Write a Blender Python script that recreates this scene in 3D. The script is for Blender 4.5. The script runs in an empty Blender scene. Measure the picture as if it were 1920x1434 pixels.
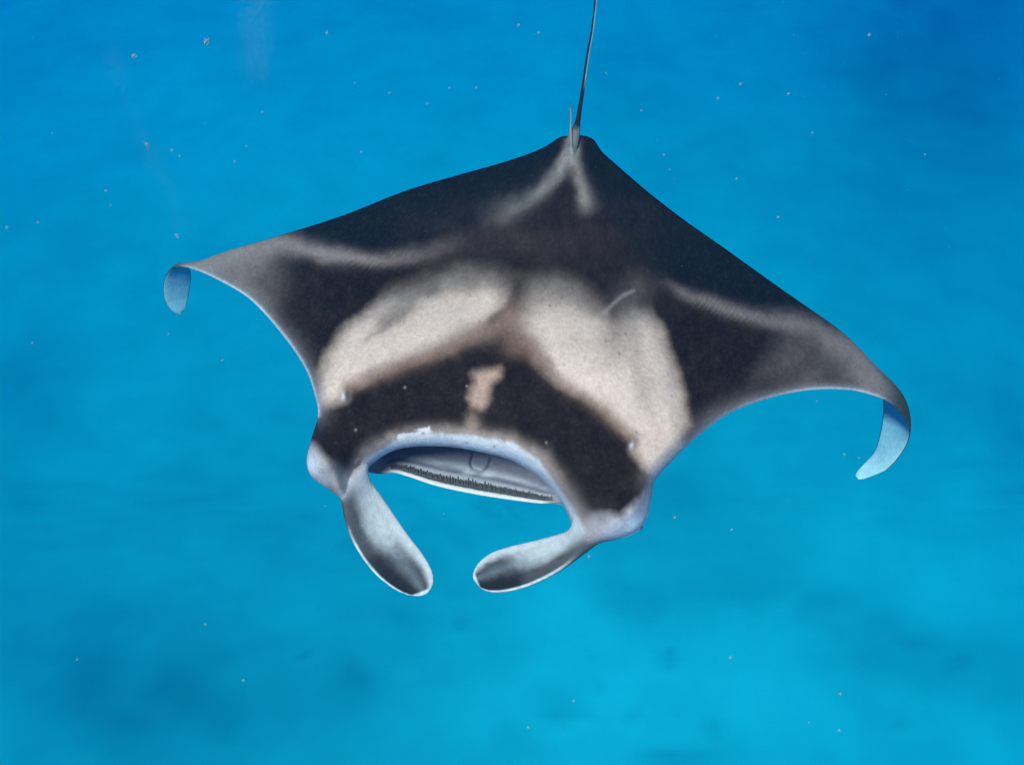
import bpy, bmesh, math, random
import numpy as np
from mathutils import Vector

random.seed(7)
rng = np.random.default_rng(11)
scene = bpy.context.scene
COL = scene.collection
rad = math.radians

# ------------------------------------------------------------------ camera
CAM_Z, PITCH, HFOV = 1.75, 50.0, 66.0          # metres above the ray, degrees below level, degrees
cam_d = bpy.data.cameras.new('camera')
cam = bpy.data.objects.new('camera', cam_d)
COL.objects.link(cam)
cam.location = (0, 0, CAM_Z)
cam.rotation_euler = (rad(90 - PITCH), 0, 0)
cam_d.sensor_fit = 'HORIZONTAL'
cam_d.angle = rad(HFOV)
cam_d.clip_start = 0.02
cam_d.clip_end = 1000
scene.camera = cam

# ------------------------------------------------------------------ world, sun, exposure
SUN_EL, SUN_AZ = 62.0, 205.0                   # the sun stands high, behind and a little left of the camera
world = bpy.data.worlds.new('World')
scene.world = world
world.use_nodes = True
wn = world.node_tree.nodes
sky = wn.new('ShaderNodeTexSky')
sky.sky_type = 'NISHITA'
sky.sun_disc = False
sky.sun_elevation = rad(SUN_EL)
sky.sun_rotation = rad(SUN_AZ)
wn['Background'].inputs['Strength'].default_value = 0.07
world.node_tree.links.new(sky.outputs['Color'], wn['Background'].inputs['Color'])
sun_d = bpy.data.lights.new('sun', 'SUN')
sun = bpy.data.objects.new('sun', sun_d)
COL.objects.link(sun)
sun_d.energy = 4.3
sun_d.color = (1.0, 0.77, 0.70)
sun_d.angle = rad(14)                          # the rippled surface spreads the sun
sun.rotation_euler = (rad(90 - SUN_EL), 0, rad(180 - SUN_AZ))
sun.location = (0, -4, 8)
vs = scene.view_settings
vs.view_transform = 'Standard'
vs.look = 'None'
vs.gamma = 1
vs.use_curve_mapping = False
vs.exposure = 0.3
scene.cycles.volume_bounces = 2
scene.cycles.max_bounces = 8
scene.cycles.use_denoising = True

# ------------------------------------------------------------------ small maths
P = rad(PITCH)
FW = np.array([0, math.cos(P), -math.sin(P)])
UP = np.array([0, math.sin(P), math.cos(P)])
RT = np.array([1.0, 0, 0])
FPX = 960 / math.tan(rad(HFOV / 2))
EYE = np.array([0, 0, CAM_Z])


def at(px, py, z):
    """point at height z on the sight line through a photograph pixel"""
    px, py, z = np.broadcast_arrays(*[np.asarray(a, float) for a in (px, py, z)])
    d = FW * FPX + RT * (px - 960)[..., None] + UP * (717 - py)[..., None]
    return EYE + d * ((z - CAM_Z) / d[..., 2])[..., None]


def plan(p):
    """drawing coordinates of body points: the scale in which markings were measured"""
    q = p - EYE
    w = q @ FW
    return 960 + FPX * (q @ RT) / w, 717 - FPX * (q @ UP) / w


def catmull(pts, n_per=24):
    pts = np.asarray(pts, float)
    e = np.vstack([2 * pts[0] - pts[1], pts, 2 * pts[-1] - pts[-2]])
    out = []
    for i in range(len(pts) - 1):
        p0, p1, p2, p3 = e[i:i + 4]
        t = np.linspace(0, 1, n_per, endpoint=False)[:, None]
        out.append(0.5 * (2 * p1 + (p2 - p0) * t + (2 * p0 - 5 * p1 + 4 * p2 - p3) * t ** 2 + (3 * p1 - p0 - 3 * p2 + p3) * t ** 3))
    out.append(pts[-1][None])
    return np.vstack(out)


def resample(rows, key, n):
    d = np.r_[0, np.cumsum(np.maximum(1e-6, key(rows)))]
    u = np.linspace(0, d[-1], n)
    return np.stack([np.interp(u, d, rows[:, k]) for k in range(rows.shape[1])], 1)


def sstep(a, b, x):
    t = np.clip((x - a) / (b - a), 0, 1)
    return t * t * (3 - 2 * t)


_lat = rng.random((256, 256))


def vnoise(x, y):
    xi, yi = np.floor(x).astype(int), np.floor(y).astype(int)
    fx, fy = x - xi, y - yi
    fx, fy = fx * fx * (3 - 2 * fx), fy * fy * (3 - 2 * fy)
    g = lambda a, b: _lat[a & 255, b & 255]
    return ((g(xi, yi) * (1 - fx) + g(xi + 1, yi) * fx) * (1 - fy) + (g(xi, yi + 1) * (1 - fx) + g(xi + 1, yi + 1) * fx) * fy) * 2 - 1


def fbm(x, y, o=4):
    s, a = 0, 0.5
    for k in range(o):
        s = s + a * vnoise(x * 2 ** k + 17.3 * k, y * 2 ** k + 5.1 * k)
        a *= 0.5
    return s


def sd_line(x, y, pts):
    """distance to a polyline and the position 0..1 along it"""
    pts = np.asarray(pts, float)
    L = np.r_[0, np.cumsum(np.hypot(*np.diff(pts[:, :2], axis=0).T))]
    best = np.full(x.shape, 1e9)
    pos = np.zeros(x.shape)
    for i in range(len(pts) - 1):
        a, b = pts[i, :2], pts[i + 1, :2]
        ab = b - a
        l2 = ab @ ab
        t = np.clip(((x - a[0]) * ab[0] + (y - a[1]) * ab[1]) / l2, 0, 1)
        d = np.hypot(x - a[0] - t * ab[0], y - a[1] - t * ab[1])
        m = d < best
        best = np.where(m, d, best)
        pos = np.where(m, (L[i] + t * (L[i + 1] - L[i])) / L[-1], pos)
    return best, pos


def sd_poly(x, y, pts):
    """signed distance to a closed polygon, negative inside"""
    p = np.asarray(pts, float)
    d, _ = sd_line(x, y, np.vstack([p, p[:1]]))
    ins = np.zeros(x.shape, bool)
    for a, b in zip(p, np.roll(p, -1, 0)):
        c = (a[1] > y) != (b[1] > y)
        with np.errstate(divide='ignore', invalid='ignore'):
            xx = (b[0] - a[0]) * (y - a[1]) / (b[1] - a[1]) + a[0]
        ins ^= c & (x < xx)
    return np.where(ins, -d, d)


def srgb(r, g, b):
    c = np.array([r, g, b]) / 255
    return np.where(c < .04045, c / 12.92, ((c + .055) / 1.055) ** 2.4)


def mesh_obj(name, verts, faces, mat, parent=None, col=None, smooth=True):
    me = bpy.data.meshes.new(name)
    me.from_pydata(np.asarray(verts).tolist(), [], [tuple(f) for f in faces])
    me.update()
    if col is not None:
        a = me.color_attributes.new('pigment', 'FLOAT_COLOR', 'POINT')
        a.data.foreach_set('color', np.c_[col, np.ones(len(col))].astype(np.float32).ravel())
    if smooth:
        me.polygons.foreach_set('use_smooth', np.ones(len(me.polygons), bool))
    me.materials.append(mat)
    o = bpy.data.objects.new(name, me)
    COL.objects.link(o)
    o.parent = parent
    return o


def mat_new(name):
    m = bpy.data.materials.new(name)
    m.use_nodes = True
    nt = m.node_tree
    return m, nt, nt.nodes['Principled BSDF'], nt.links


# ------------------------------------------------------------------ the water's haze
SEA = -15.0                                    # seabed level below the ray
m, nt, bs, lk = mat_new('water_haze')
nt.nodes.remove(bs)
pv = nt.nodes.new('ShaderNodeVolumePrincipled')
pv.inputs['Density'].default_value = 0.15
pv.inputs['Color'].default_value = (0.0, 0.022, 0.07, 1)
pv.inputs['Absorption Color'].default_value = (0.0, 0.792, 0.962, 1)
pv.inputs['Anisotropy'].default_value = 0.0
lk.new(pv.outputs['Volume'], nt.nodes['Material Output'].inputs['Volume'])
bm = bmesh.new()
bmesh.ops.create_cube(bm, size=1)
me = bpy.data.meshes.new('haze')
bm.to_mesh(me)
me.materials.append(m)
haze = bpy.data.objects.new('haze', me)
COL.objects.link(haze)
haze.scale = (780, 560, CAM_Z + 0.6 - (SEA - 1.6))
haze.location = (0, 190, (CAM_Z + 0.6 + SEA - 1.6) / 2)
haze['kind'] = 'stuff'

# ------------------------------------------------------------------ seabed
m, nt, bs, lk = mat_new('seabed_sand')
at_n = nt.nodes.new('ShaderNodeVertexColor')
at_n.layer_name = 'pigment'
tc = nt.nodes.new('ShaderNodeTexCoord')
nz = nt.nodes.new('ShaderNodeTexNoise')
nz.inputs['Scale'].default_value = .5
nz.inputs['Detail'].default_value = 8
mx = nt.nodes.new('ShaderNodeMix')
mx.data_type = 'RGBA'
mx.blend_type = 'MULTIPLY'
mx.inputs['Factor'].default_value = 0.22
rmp = nt.nodes.new('ShaderNodeValToRGB')
rmp.color_ramp.elements[0].position = .35
rmp.color_ramp.elements[0].color = (.45, .45, .45, 1)
rmp.color_ramp.elements[1].position = .62
lk.new(tc.outputs['Object'], nz.inputs['Vector'])
lk.new(nz.outputs['Fac'], rmp.inputs['Fac'])
lk.new(at_n.outputs['Color'], mx.inputs['A'])
lk.new(rmp.outputs['Color'], mx.inputs['B'])
lk.new(mx.outputs['Result'], bs.inputs['Base Color'])
bs.inputs['Roughness'].default_value = 0.95
bs.inputs['Specular IOR Level'].default_value = 0.1

# dark coral ground, plus a painted vignette in one far corner: drawing position, radii (in drawing units), strength
REEF = [(300, 1330, 130, 110, .8), (120, 1250, 150, 120, .5), (60, 800, 120, 180, .45), (560, 1010, 130, 60, .4),
        (1640, 1240, 150, 75, .75), (1560, 1170, 90, 50, .6), (1380, 1110, 120, 50, .55), (1760, 1250, 90, 40, .6),
        (1180, 1120, 90, 40, .3), (640, 1290, 80, 60, .45), (760, 1200, 70, 50, .3), (960, 1400, 60, 40, .5),
        (1300, 1420, 60, 20, .6), (1040, 1320, 60, 40, .5), (1800, 60, 260, 260, .6), (1700, 350, 200, 150, .25),  # the widest patch darkens the far right corner as a vignette
        (1880, 900, 60, 200, .4), (840, 1420, 100, 40, .4), (400, 900, 130, 90, .25), (1900, 1330, 40, 90, .5)]
n = 420
uu_ = np.linspace(-1, 1, n)
gx = np.sign(uu_) * np.abs(uu_) ** 3 * 380
gy = 10 + np.where(uu_ < 0, -np.abs(uu_) ** 1.6 * 60, np.abs(uu_) ** 3 * 420)
X, Y = np.meshgrid(gx, gy)
base = np.stack([X, Y, np.full_like(X, SEA)], -1)
with np.errstate(all='ignore'):
    qx, qy = plan(base)
front = ((base - EYE) @ FW) > 0.5
wx, wy = qx + 70 * fbm(X * .25, Y * .16, 3), qy + 40 * fbm(X * .25 + 40, Y * .16, 3)
reef = np.zeros_like(X)
heads = np.zeros_like(X)
for (rx, ry, ra, rb, s) in [(1255, 1235, 20, 24, .8), (1180, 1345, 18, 13, .6), (1125, 1290, 11, 9, .7), (580, 1240, 15, 11, .6), (1060, 1345, 42, 14, .45), (1330, 1368, 26, 20, .5), (1245, 1425, 60, 16, .6), (1800, 1240, 26, 14, .4), (1690, 1350, 6, 8, .8), (860, 1180, 16, 12, .4), (1490, 1310, 5, 4, .8)]:
    d = np.hypot((qx + 12 * fbm(X * 1.5, Y * 1.5) - rx) / ra, (qy + 12 * fbm(X * 1.5 + 8, Y * 1.5) - ry) / rb)
    heads = np.maximum(heads, np.where(front, s * sstep(1.5, .5, d), 0))
for (rx, ry, ra, rb, s) in REEF:
    d = np.hypot((wx - rx) / ra, (wy - ry) / rb)
    reef = np.maximum(reef, np.where(front, s * sstep(1.5, .3, d), 0))
G = lambda cx, cy, a, b: np.exp(-((wx - cx) / a) ** 2 - ((wy - cy) / b) ** 2)
ground = .40 - .46 * G(1230, 1330, 420, 200) - .26 * G(1700, 1060, 330, 160) - .2 * G(1850, 1400, 200, 120) - .2 * G(1080, 1080, 220, 120) - .18 * G(1000, 620, 500, 260) \
    + .22 * G(280, 1320, 300, 180) + .12 * G(60, 900, 260, 400) + .34 * G(1850, 60, 330, 330) - .12 * G(450, 150, 500, 300) + .08 * G(1800, 600, 200, 300)  # the far right corner term paints the vignette into the seabed colour
ground = np.where(front, ground, .4)
reef = np.clip(ground + .40 * reef * (.75 + .9 * fbm(X * .9, Y * .9, 5)) + .11 * fbm(X * .2 + 9, Y * .13) + .07 * np.exp(-(np.hypot(X, Y) / 14) ** 2) * fbm(X * 1.1 + 3, Y * 1.1, 4) + .34 * heads, 0, 1)
Zs = SEA + .18 * fbm(X * .3, Y * .3) + .35 * reef * (.7 + .6 * fbm(X * 1.3, Y * 1.3))
sand, coral = np.array([.50, .61, .60]), np.array([.10, .18, .22])
c = sand * (1 - reef[..., None]) + coral * reef[..., None]
idx = np.arange(n * n).reshape(n, n)
F = np.stack([idx[:-1, :-1], idx[:-1, 1:], idx[1:, 1:], idx[1:, :-1]], -1).reshape(-1, 4)
seabed = mesh_obj('seabed', np.stack([X, Y, Zs], -1).reshape(-1, 3), F, m, col=c.reshape(-1, 3))
seabed['kind'] = 'structure'
seabed['label'] = 'hazy turquoise sand seabed with dim dark patches far below the ray'


def ground_z(x, y):
    i = int(np.clip(np.searchsorted(gy, y), 1, n - 1))
    j = int(np.clip(np.searchsorted(gx, x), 1, n - 1))
    return Zs[i, j]


# ------------------------------------------------------------------ manta ray
# Stations from the left wing tip to the right one. Each: leading edge x, y, z | trailing edge x, y, z |
# bow of the chord x, y, z | half thickness above, below | hook weight
ST = [
    # left hook
    (339, 591, -.52, 339.5, 589, -.52, 0, 0, 0, .003, .003, 1),
    (322, 582, -.49, 347, 578, -.50, 0, 0, 0, .004, .004, 1),
    (309, 562, -.44, 353, 555, -.46, 0, 0, 0, .005, .005, 1),
    (306, 535, -.38, 357, 532, -.41, 0, 0, 0, .006, .006, 1),
    (314, 512, -.32, 358, 512, -.35, -3, -1, 0, .007, .007, 1),
    (333, 501, -.27, 357, 500, -.30, -8, -3, 0, .008, .008, .9),
    # left wing
    (362, 505, -.23, 380, 488, -.24, -4, -2, .01, .010, .010, .6),
    (405, 523, -.18, 428, 470, -.18, 0, 0, .02, .014, .014, .2),
    (470, 562, -.11, 520, 443, -.11, 0, 0, .03, .024, .020, 0),
    (530, 628, -.05, 640, 405, -.05, 0, 0, .03, .040, .030, 0),
    (572, 690, -.02, 760, 358, -.02, 0, 0, .02, .065, .045, 0),
    (590, 740, -.01, 860, 328, -.01, 0, 0, .01, .095, .065, 0),
    (596, 778, -.02, 925, 310, -.01, -8, 0, 0, .120, .090, 0),
    (584, 822, -.04, 970, 296, -.01, -14, 0, 0, .130, .110, 0),
    (575, 862, -.06, 1000, 285, -.01, -22, 0, 0, .135, .115, 0),
    (584, 893, -.07, 1022, 275, -.01, -34, 0, 0, .135, .115, 0),
    (612, 914, -.08, 1039, 264, -.01, -44, 0, 0, .135, .115, 0),
    (642, 934, -.09, 1051, 257, -.01, -54, 0, 0, .135, .115, 0),
    # upper lip
    (661, 912, -.105, 1064, 255, -.01, -56, 0, 0, .135, .115, 0),
    (683, 885, -.11, 1071, 254, -.01, -52, 0, 0, .135, .115, 0),
    (709, 861, -.09, 1076, 254, -.01, -44, 0, 0, .135, .115, 0),
    (742, 843, -.055, 1080, 254, -.01, -34, 0, 0, .135, .115, 0),
    (790, 836, -.025, 1083, 254, -.01, -22, 0, 0, .135, .115, 0),
    (850, 838, -.01, 1086, 254, -.01, -10, 0, 0, .135, .115, 0),
    (910, 849, -.01, 1089, 254, -.01, 0, 0, 0, .135, .115, 0),
    (960, 863, -.02, 1092, 254, -.01, 4, 0, 0, .135, .115, 0),
    (1005, 890, -.045, 1095, 255, -.01, 12, 0, 0, .135, .115, 0),
    (1036, 920, -.08, 1098, 255, -.01, 20, 0, 0, .135, .115, 0),
    (1058, 950, -.11, 1101, 256, -.01, 26, 0, 0, .135, .115, 0),
    (1071, 980, -.115, 1104, 257, -.01, 28, 0, 0, .135, .115, 0),
    (1088, 1010, -.11, 1108, 259, -.01, 26, 0, 0, .135, .115, 0),
    # right of head
    (1122, 1018, -.09, 1113, 262, -.01, 18, 0, 0, .135, .115, 0),
    (1160, 1010, -.08, 1117, 267, -.01, 8, 0, 0, .135, .115, 0),
    (1196, 995, -.07, 1122, 275, -.01, 0, 0, 0, .135, .115, 0),
    (1214, 966, -.06, 1131, 287, -.01, -7, 0, 0, .135, .115, 0),
    (1222, 930, -.04, 1148, 302, -.01, -14, 0, 0, .125, .110, 0),
    (1228, 902, -.02, 1174, 325, -.01, -20, 0, 0, .110, .090, 0),
    (1256, 868, -.01, 1220, 364, -.01, -18, 0, .01, .095, .065, 0),
    (1300, 825, -.01, 1285, 414, -.02, -6, 0, .02, .070, .045, 0),
    (1362, 778, -.02, 1355, 463, -.03, 0, 0, .03, .050, .030, 0),
    (1440, 747, -.06, 1440, 524, -.06, 0, 0, .03, .032, .022, 0),
    (1520, 731, -.11, 1520, 580, -.11, 0, 0, .03, .020, .018, 0),
    (1590, 731, -.16, 1580, 623, -.16, 2, 0, .02, .014, .014, .2),
    (1640, 742, -.20, 1625, 668, -.21, 10, -3, .01, .010, .010, .6),
    (1674, 759, -.245, 1648, 708, -.27, 20, -3, 0, .009, .009, .9),
    (1697, 785, -.30, 1655, 744, -.34, 19, -2, 0, .008, .008, 1),
    (1706, 812, -.36, 1655, 782, -.40, 9, 0, 0, .007, .007, 1),
    (1695, 843, -.42, 1647, 826, -.46, 3, 0, 0, .006, .006, 1),
    (1666, 878, -.49, 1637, 850, -.51, 0, 0, 0, .005, .005, 1),
    (1640, 891, -.53, 1617, 872, -.54, 0, 0, 0, .004, .004, 1),
    (1620, 898, -.55, 1607, 884, -.55, 0, 0, 0, .004, .004, 1),
    (1609, 899, -.555, 1604, 892, -.555, 0, 0, 0, .003, .003, 1),
]
rows = catmull(ST, 30)
rows = resample(rows, lambda r: np.hypot(np.diff(r[:, 0]), np.diff(r[:, 1])) + .5 * np.hypot(np.diff(r[:, 3]), np.diff(r[:, 4])), 1250)
NC = len(rows)
L, T, B = rows[:, 0:3], rows[:, 3:6], rows[:, 6:9]
# long soft version of the leading edge height for the back; the exact one only close to the edge
kk_ = np.exp(-(np.arange(-150, 151) / 55.0) ** 2)
kk_ /= kk_.sum()
Ls = np.convolve(np.pad(L[:, 2], 150, 'edge'), kk_, 'valid')
Dt, Vt, HK = np.maximum(rows[:, 9], .002), np.maximum(rows[:, 10], .002), np.clip(rows[:, 11], 0, 1)

ND, NM, NV = 230, 110, 70


def prof(v):
    x = 1 - v
    return np.clip(5 * (.2969 * np.sqrt(x) - .126 * x - .3516 * x ** 2 + .2843 * x ** 3 - .1036 * x ** 4) / .5, 0, None)


def surf(v):
    """mid surface at chord positions v: drawing x, y and height"""
    v = v[None, :]
    bow = (4 * v * (1 - v))
    f = lambda k: T[:, k, None] * (1 - v) + L[:, k, None] * v + B[:, k, None] * bow
    body_ = 1 - HK[:, None]
    z = T[:, 2, None] * (1 - v) + Ls[:, None] * v + B[:, 2, None] * bow
    return f(0), f(1), f(2) * (1 - body_) + z * body_


def bumps(x, y):
    """relief of the back: shoulders, spine groove, keel, wing ridges, knobs"""
    g = lambda cx, cy, a, b, th=0: np.exp(-(((x - cx) * math.cos(th) + (y - cy) * math.sin(th)) / a) ** 2 - ((-(x - cx) * math.sin(th) + (y - cy) * math.cos(th)) / b) ** 2)
    z = .030 * g(760, 640, 150, 62, -.42) + .030 * g(1130, 690, 165, 70, .62)
    d, t = sd_line(x, y, [(968, 500), (962, 560), (935, 620), (905, 700), (890, 790)])
    z = z - .016 * np.exp(-(d / 22) ** 2) * sstep(0, .12, t) * sstep(1, .6, t)
    d, t = sd_line(x, y, [(1076, 240), (1072, 300), (1058, 360), (1035, 430)])
    z = z + .035 * np.exp(-(d / (13 + 45 * t)) ** 2) * sstep(1, .2, t)
    for ln in ([(1068, 300), (1030, 345), (960, 388), (860, 430)], [(1080, 300), (1094, 345), (1108, 395), (1140, 450)]):
        d, t = sd_line(x, y, ln)
        z = z + .012 * np.exp(-(d / 14) ** 2) * sstep(1, .3, t)
    for ln in ([(420, 470), (520, 462), (620, 478), (740, 490), (880, 450)], [(1190, 520), (1270, 548), (1400, 592), (1540, 622), (1640, 690)]):
        d, t = sd_line(x, y, ln)
        z = z + .012 * np.exp(-(d / 22) ** 2) * sstep(0, .2, t) * sstep(1, .7, t)
    # creases that part the shoulders from the wings
    for ln in ([(604, 700), (640, 612), (700, 560), (790, 520)], [(1283, 790), (1262, 670), (1215, 575)]):
        d, t = sd_line(x, y, ln)
        z = z - .010 * np.exp(-(d / 15) ** 2)
    z = z + .016 * g(644, 738, 9, 13) + .020 * g(1186, 830, 9, 13)
    # eye swellings
    z = z + .028 * g(598, 868, 30, 38) + .030 * g(1188, 968, 32, 36)
    # skin folds
    z = z + .0035 * fbm(x / 60, y / 60, 3)
    return z


vd = np.sin(np.linspace(0, math.pi / 2, ND)) ** .9       # rows crowd towards the leading edge
dx, dy, dz = surf(vd)
pr = prof(vd)[None, :]
mid = at(dx, dy, dz)
fade = np.clip(pr * 1.6, 0, 1) * (1 - HK[:, None])
edge = sstep(0, .06, np.minimum(vd, 1 - vd))[None, :]
# how the back rolls over towards its front rim: by the true distance from the rim
gl = lambda cx, cy, w_: np.exp(-(np.hypot(L[:, 0] - cx, L[:, 1] - cy) / w_) ** 2)
Rr = 34 + 26 * gl(575, 860, 60) + 26 * gl(1205, 985, 60) + 95 * gl(664, 908, 48) + 95 * gl(1084, 1000, 48) + 38 * gl(870, 840, 150)
main = np.where(HK < .5)[0][::2]
rim = L[main, :2]
ds_ = np.hypot(*np.gradient(rim, axis=0).T)


def rim_field(x, y, *vals):
    """soft distance to the front rim, and soft averages of rim values"""
    I, V = np.zeros(x.size), [np.zeros(x.size) for _ in vals]
    xf, yf = x.ravel(), y.ravel()
    for k in range(len(rim)):
        w_ = ds_[k] * ((xf - rim[k, 0]) ** 2 + (yf - rim[k, 1]) ** 2 + 16.0) ** -2.5
        I += w_
        for v_, q_ in zip(V, vals):
            v_ += w_ * q_[k]
    return np.sqrt(np.maximum((I * .75).reshape(x.shape) ** -.5 - 16.0, 0)), [(v_ / I).reshape(x.shape) for v_ in V]


def soften(field, x, y, msk, sig, cell=4):
    """even a height out over the body (drawing units), so that neighbouring stations leave no crease"""
    W_, H_ = 520, 400
    i_ = np.clip((x[msk] / cell + 10).astype(int), 0, W_ - 1) + W_ * np.clip((y[msk] / cell + 10).astype(int), 0, H_ - 1)
    cnt = np.bincount(i_, minlength=W_ * H_).reshape(H_, W_)
    sm = np.bincount(i_, field[msk], W_ * H_).reshape(H_, W_) / np.maximum(cnt, 1)
    m_ = (cnt > 0).astype(float)
    k_ = np.exp(-.5 * (np.arange(-3 * sig, 3 * sig + 1) / sig) ** 2)
    bl = lambda q_: np.apply_along_axis(lambda c_: np.convolve(c_, k_, 'same'), 0, np.apply_along_axis(lambda c_: np.convolve(c_, k_, 'same'), 1, q_))
    g_ = bl(sm * m_) / np.maximum(bl(m_), 1e-6)

    def sample(xq, yq):
        u_, v_ = np.clip(xq / cell + 9.5, 0, W_ - 2), np.clip(yq / cell + 9.5, 0, H_ - 2)
        a_, b_ = u_.astype(int), v_.astype(int)
        fu, fv = u_ - a_, v_ - b_
        return (g_[b_, a_] * (1 - fu) + g_[b_, a_ + 1] * fu) * (1 - fv) + (g_[b_ + 1, a_] * (1 - fu) + g_[b_ + 1, a_ + 1] * fu) * fv
    return sample


rd, (Rn, dev) = rim_field(dx, dy, Rr[main], (L[:, 2] - Ls)[main])
roll = np.clip(rd / Rn, 0, 1)
roll = np.sqrt(np.clip(1 - (1 - roll) ** 2, 0, 1))
hump = np.where(vd < .7, prof(vd), 1 - .22 * sstep(.7, 1, vd))[None, :]
msk = np.broadcast_to(HK[:, None] < .3, dx.shape)
z_smooth = soften(dz, dx, dy, msk, 6)
h_smooth = soften(Dt[:, None] * hump, dx, dy, msk, 6)
aft = sstep(0, .10, vd)[None, :]
hkb = sstep(0, .3, HK)[:, None]
zb = z_smooth(dx, dy)
hb = h_smooth(dx, dy) * aft + Dt[:, None] * hump * (1 - aft)
flat = hb * roll + dev * np.exp(-(rd / 60) ** 2) + (zb - dz)
flat = flat * (1 - hkb) + Dt[:, None] * pr * hkb
dors_ray = at(dx, dy, dz + flat + bumps(dx, dy) * fade * edge)
tu = np.gradient(mid, axis=0)
tv = np.gradient(mid, axis=1)
nrm = np.cross(tu, tv)
nrm /= np.maximum(1e-12, np.linalg.norm(nrm, axis=-1, keepdims=True))
if nrm[NC // 2, ND // 2, 2] < 0:
    nrm = -nrm
hk = HK[:, None, None]
dors = dors_ray * (1 - hk) + (mid + nrm * Dt[:, None, None] * pr[..., None]) * hk

# mouth: rows from the upper lip round the inside to the lower lip
LIPX = [(684, 886, -.13), (712, 889, -.185), (738, 886, -.20), (765, 893, -.21), (820, 911, -.225), (890, 926, -.235),
        (960, 937, -.235), (1010, 943, -.225), (1042, 944, -.20), (1060, 952, -.16)]
low = catmull(LIPX, 30)
sx = np.arange(NC)
iL = int(np.argmin(np.hypot(L[:, 0] - 683, L[:, 1] - 885)))
iR = int(np.argmin(np.hypot(L[:, 0] - 1060, L[:, 1] - 953)))
s_low = np.r_[0, np.cumsum(np.hypot(*np.diff(low[:, :2], axis=0).T))]
low_c = np.array(L)
uu = np.clip((sx - iL) / (iR - iL), 0, 1)
ins = (sx >= iL) & (sx <= iR)
for k in range(3):
    low_c[ins, k] = np.interp(uu[ins] * s_low[-1], s_low, low[:, k])
mo = np.where(ins, np.sin(np.pi * uu) ** .45, 0)            # how far the mouth is open
ctrl = np.zeros((9, NC, 3))
ctrl[0] = L
ctrl[1] = L + mo[:, None] * np.array([2, -12, -.020])
ctrl[2] = L + mo[:, None] * np.array([14, -70, -.030])
ctrl[3] = L + mo[:, None] * np.array([20, -105, -.12])
ctrl[4] = low_c + mo[:, None] * np.array([16, -95, -.035])
ctrl[5] = low_c + mo[:, None] * np.array([8, -48, -.030])
ctrl[6] = low_c + mo[:, None] * np.array([3, -20, -.010])
ctrl[7] = low_c + mo[:, None] * np.array([1, -7, .004])
ctrl[8] = low_c
tm = np.linspace(0, 8, NM + 1)[1:]
mp = np.zeros((NC, NM, 3))
ee = np.concatenate([2 * ctrl[:1] - ctrl[1:2], ctrl, 2 * ctrl[-1:] - ctrl[-2:-1]])
for j, t in enumerate(tm):
    i = min(int(t), 7)
    f = t - i
    p0, p1, p2, p3 = ee[i], ee[i + 1], ee[i + 2], ee[i + 3]
    mp[:, j] = .5 * (2 * p1 + (p2 - p0) * f + (2 * p0 - 5 * p1 + 4 * p2 - p3) * f ** 2 + (3 * p1 - p0 - 3 * p2 + p3) * f ** 3)
mp[~ins] = L[~ins][:, None, :]
# tongue and its groove on the floor of the mouth
gx_, gy_ = mp[..., 0], mp[..., 1]
GROOVE = [(886, 850), (881, 868), (886, 880), (904, 884), (914, 874), (920, 858)]
d_gr, _ = sd_line(gx_, gy_, GROOVE)
floor = (np.arange(NM)[None, :] > NM * .5) & ins[:, None]
mp[..., 2] += np.where(floor, -.006 * np.exp(-(d_gr / 2.5) ** 2), 0)
mouth = at(mp[..., 0], mp[..., 1], mp[..., 2])

# underside: from the leading edge or the lower lip back to the trailing edge
vv = np.sin(np.linspace(math.pi / 2, 0, NV + 2)[1:-1]) ** .9
ux, uy, uz = surf(vv)
off = (low_c - L)
w = (vv ** 6)[None, :]
ux, uy, uz = ux + off[:, 0, None] * w, uy + off[:, 1, None] * w, uz + off[:, 2, None] * sstep(.25, .9, vv)[None, :]
pv_ = prof(vv)[None, :]
uz = uz + (z_smooth(ux, uy) - surf(vv)[2]) * (1 - sstep(0, .3, HK)[:, None]) * sstep(1, .9, vv)[None, :]
midu = at(ux, uy, uz)
tu = np.gradient(midu, axis=0)
tv = np.gradient(midu, axis=1)
nu = np.cross(tu, tv)
nu /= np.maximum(1e-12, np.linalg.norm(nu, axis=-1, keepdims=True))
if nu[NC // 2, NV // 2, 2] > 0:
    nu = -nu
vent = at(ux, uy, uz - (Vt[:, None] + .03 * mo[:, None]) * pv_) * (1 - hk) + (midu + nu * Vt[:, None, None] * pv_[..., None]) * hk

grid = np.concatenate([dors, mouth, vent], 1)               # one closed ring of rows for each station
NR = grid.shape[1]
kind = np.concatenate([np.zeros(ND), np.ones(NM), np.full(NV, 2)])[None, :].repeat(NC, 0)
vpar = np.concatenate([vd, tm, vv])[None, :].repeat(NC, 0)
body_v = grid.reshape(-1, 3)

# ---- markings -------------------------------------------------------
DARK, DARK2 = srgb(33, 28, 24), srgb(20, 30, 30)
PALE, PALE_B = srgb(220, 198, 180), srgb(196, 165, 138)
BLUEW, WHITE = srgb(206, 208, 210), srgb(232, 232, 230)
GREY = srgb(142, 128, 122)
LIP_TOP = [(640, 930), (655, 895), (690, 858), (740, 826), (800, 811), (880, 816), (960, 829), (1010, 862), (1048, 915), (1078, 960), (1100, 1000)]
LIP_LOW = [(655, 960), (668, 905), (705, 866), (760, 838), (850, 837), (910, 848), (960, 862), (1005, 890), (1040, 925), (1068, 965), (1076, 1000)]
lead_line = catmull([s[:2] for s in ST], 6)
iA = int(np.argmin(np.hypot(lead_line[:, 0] - 596, lead_line[:, 1] - 778)))
iB = int(np.argmin(np.hypot(lead_line[:, 0] - 1228, lead_line[:, 1] - 902)))


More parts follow.
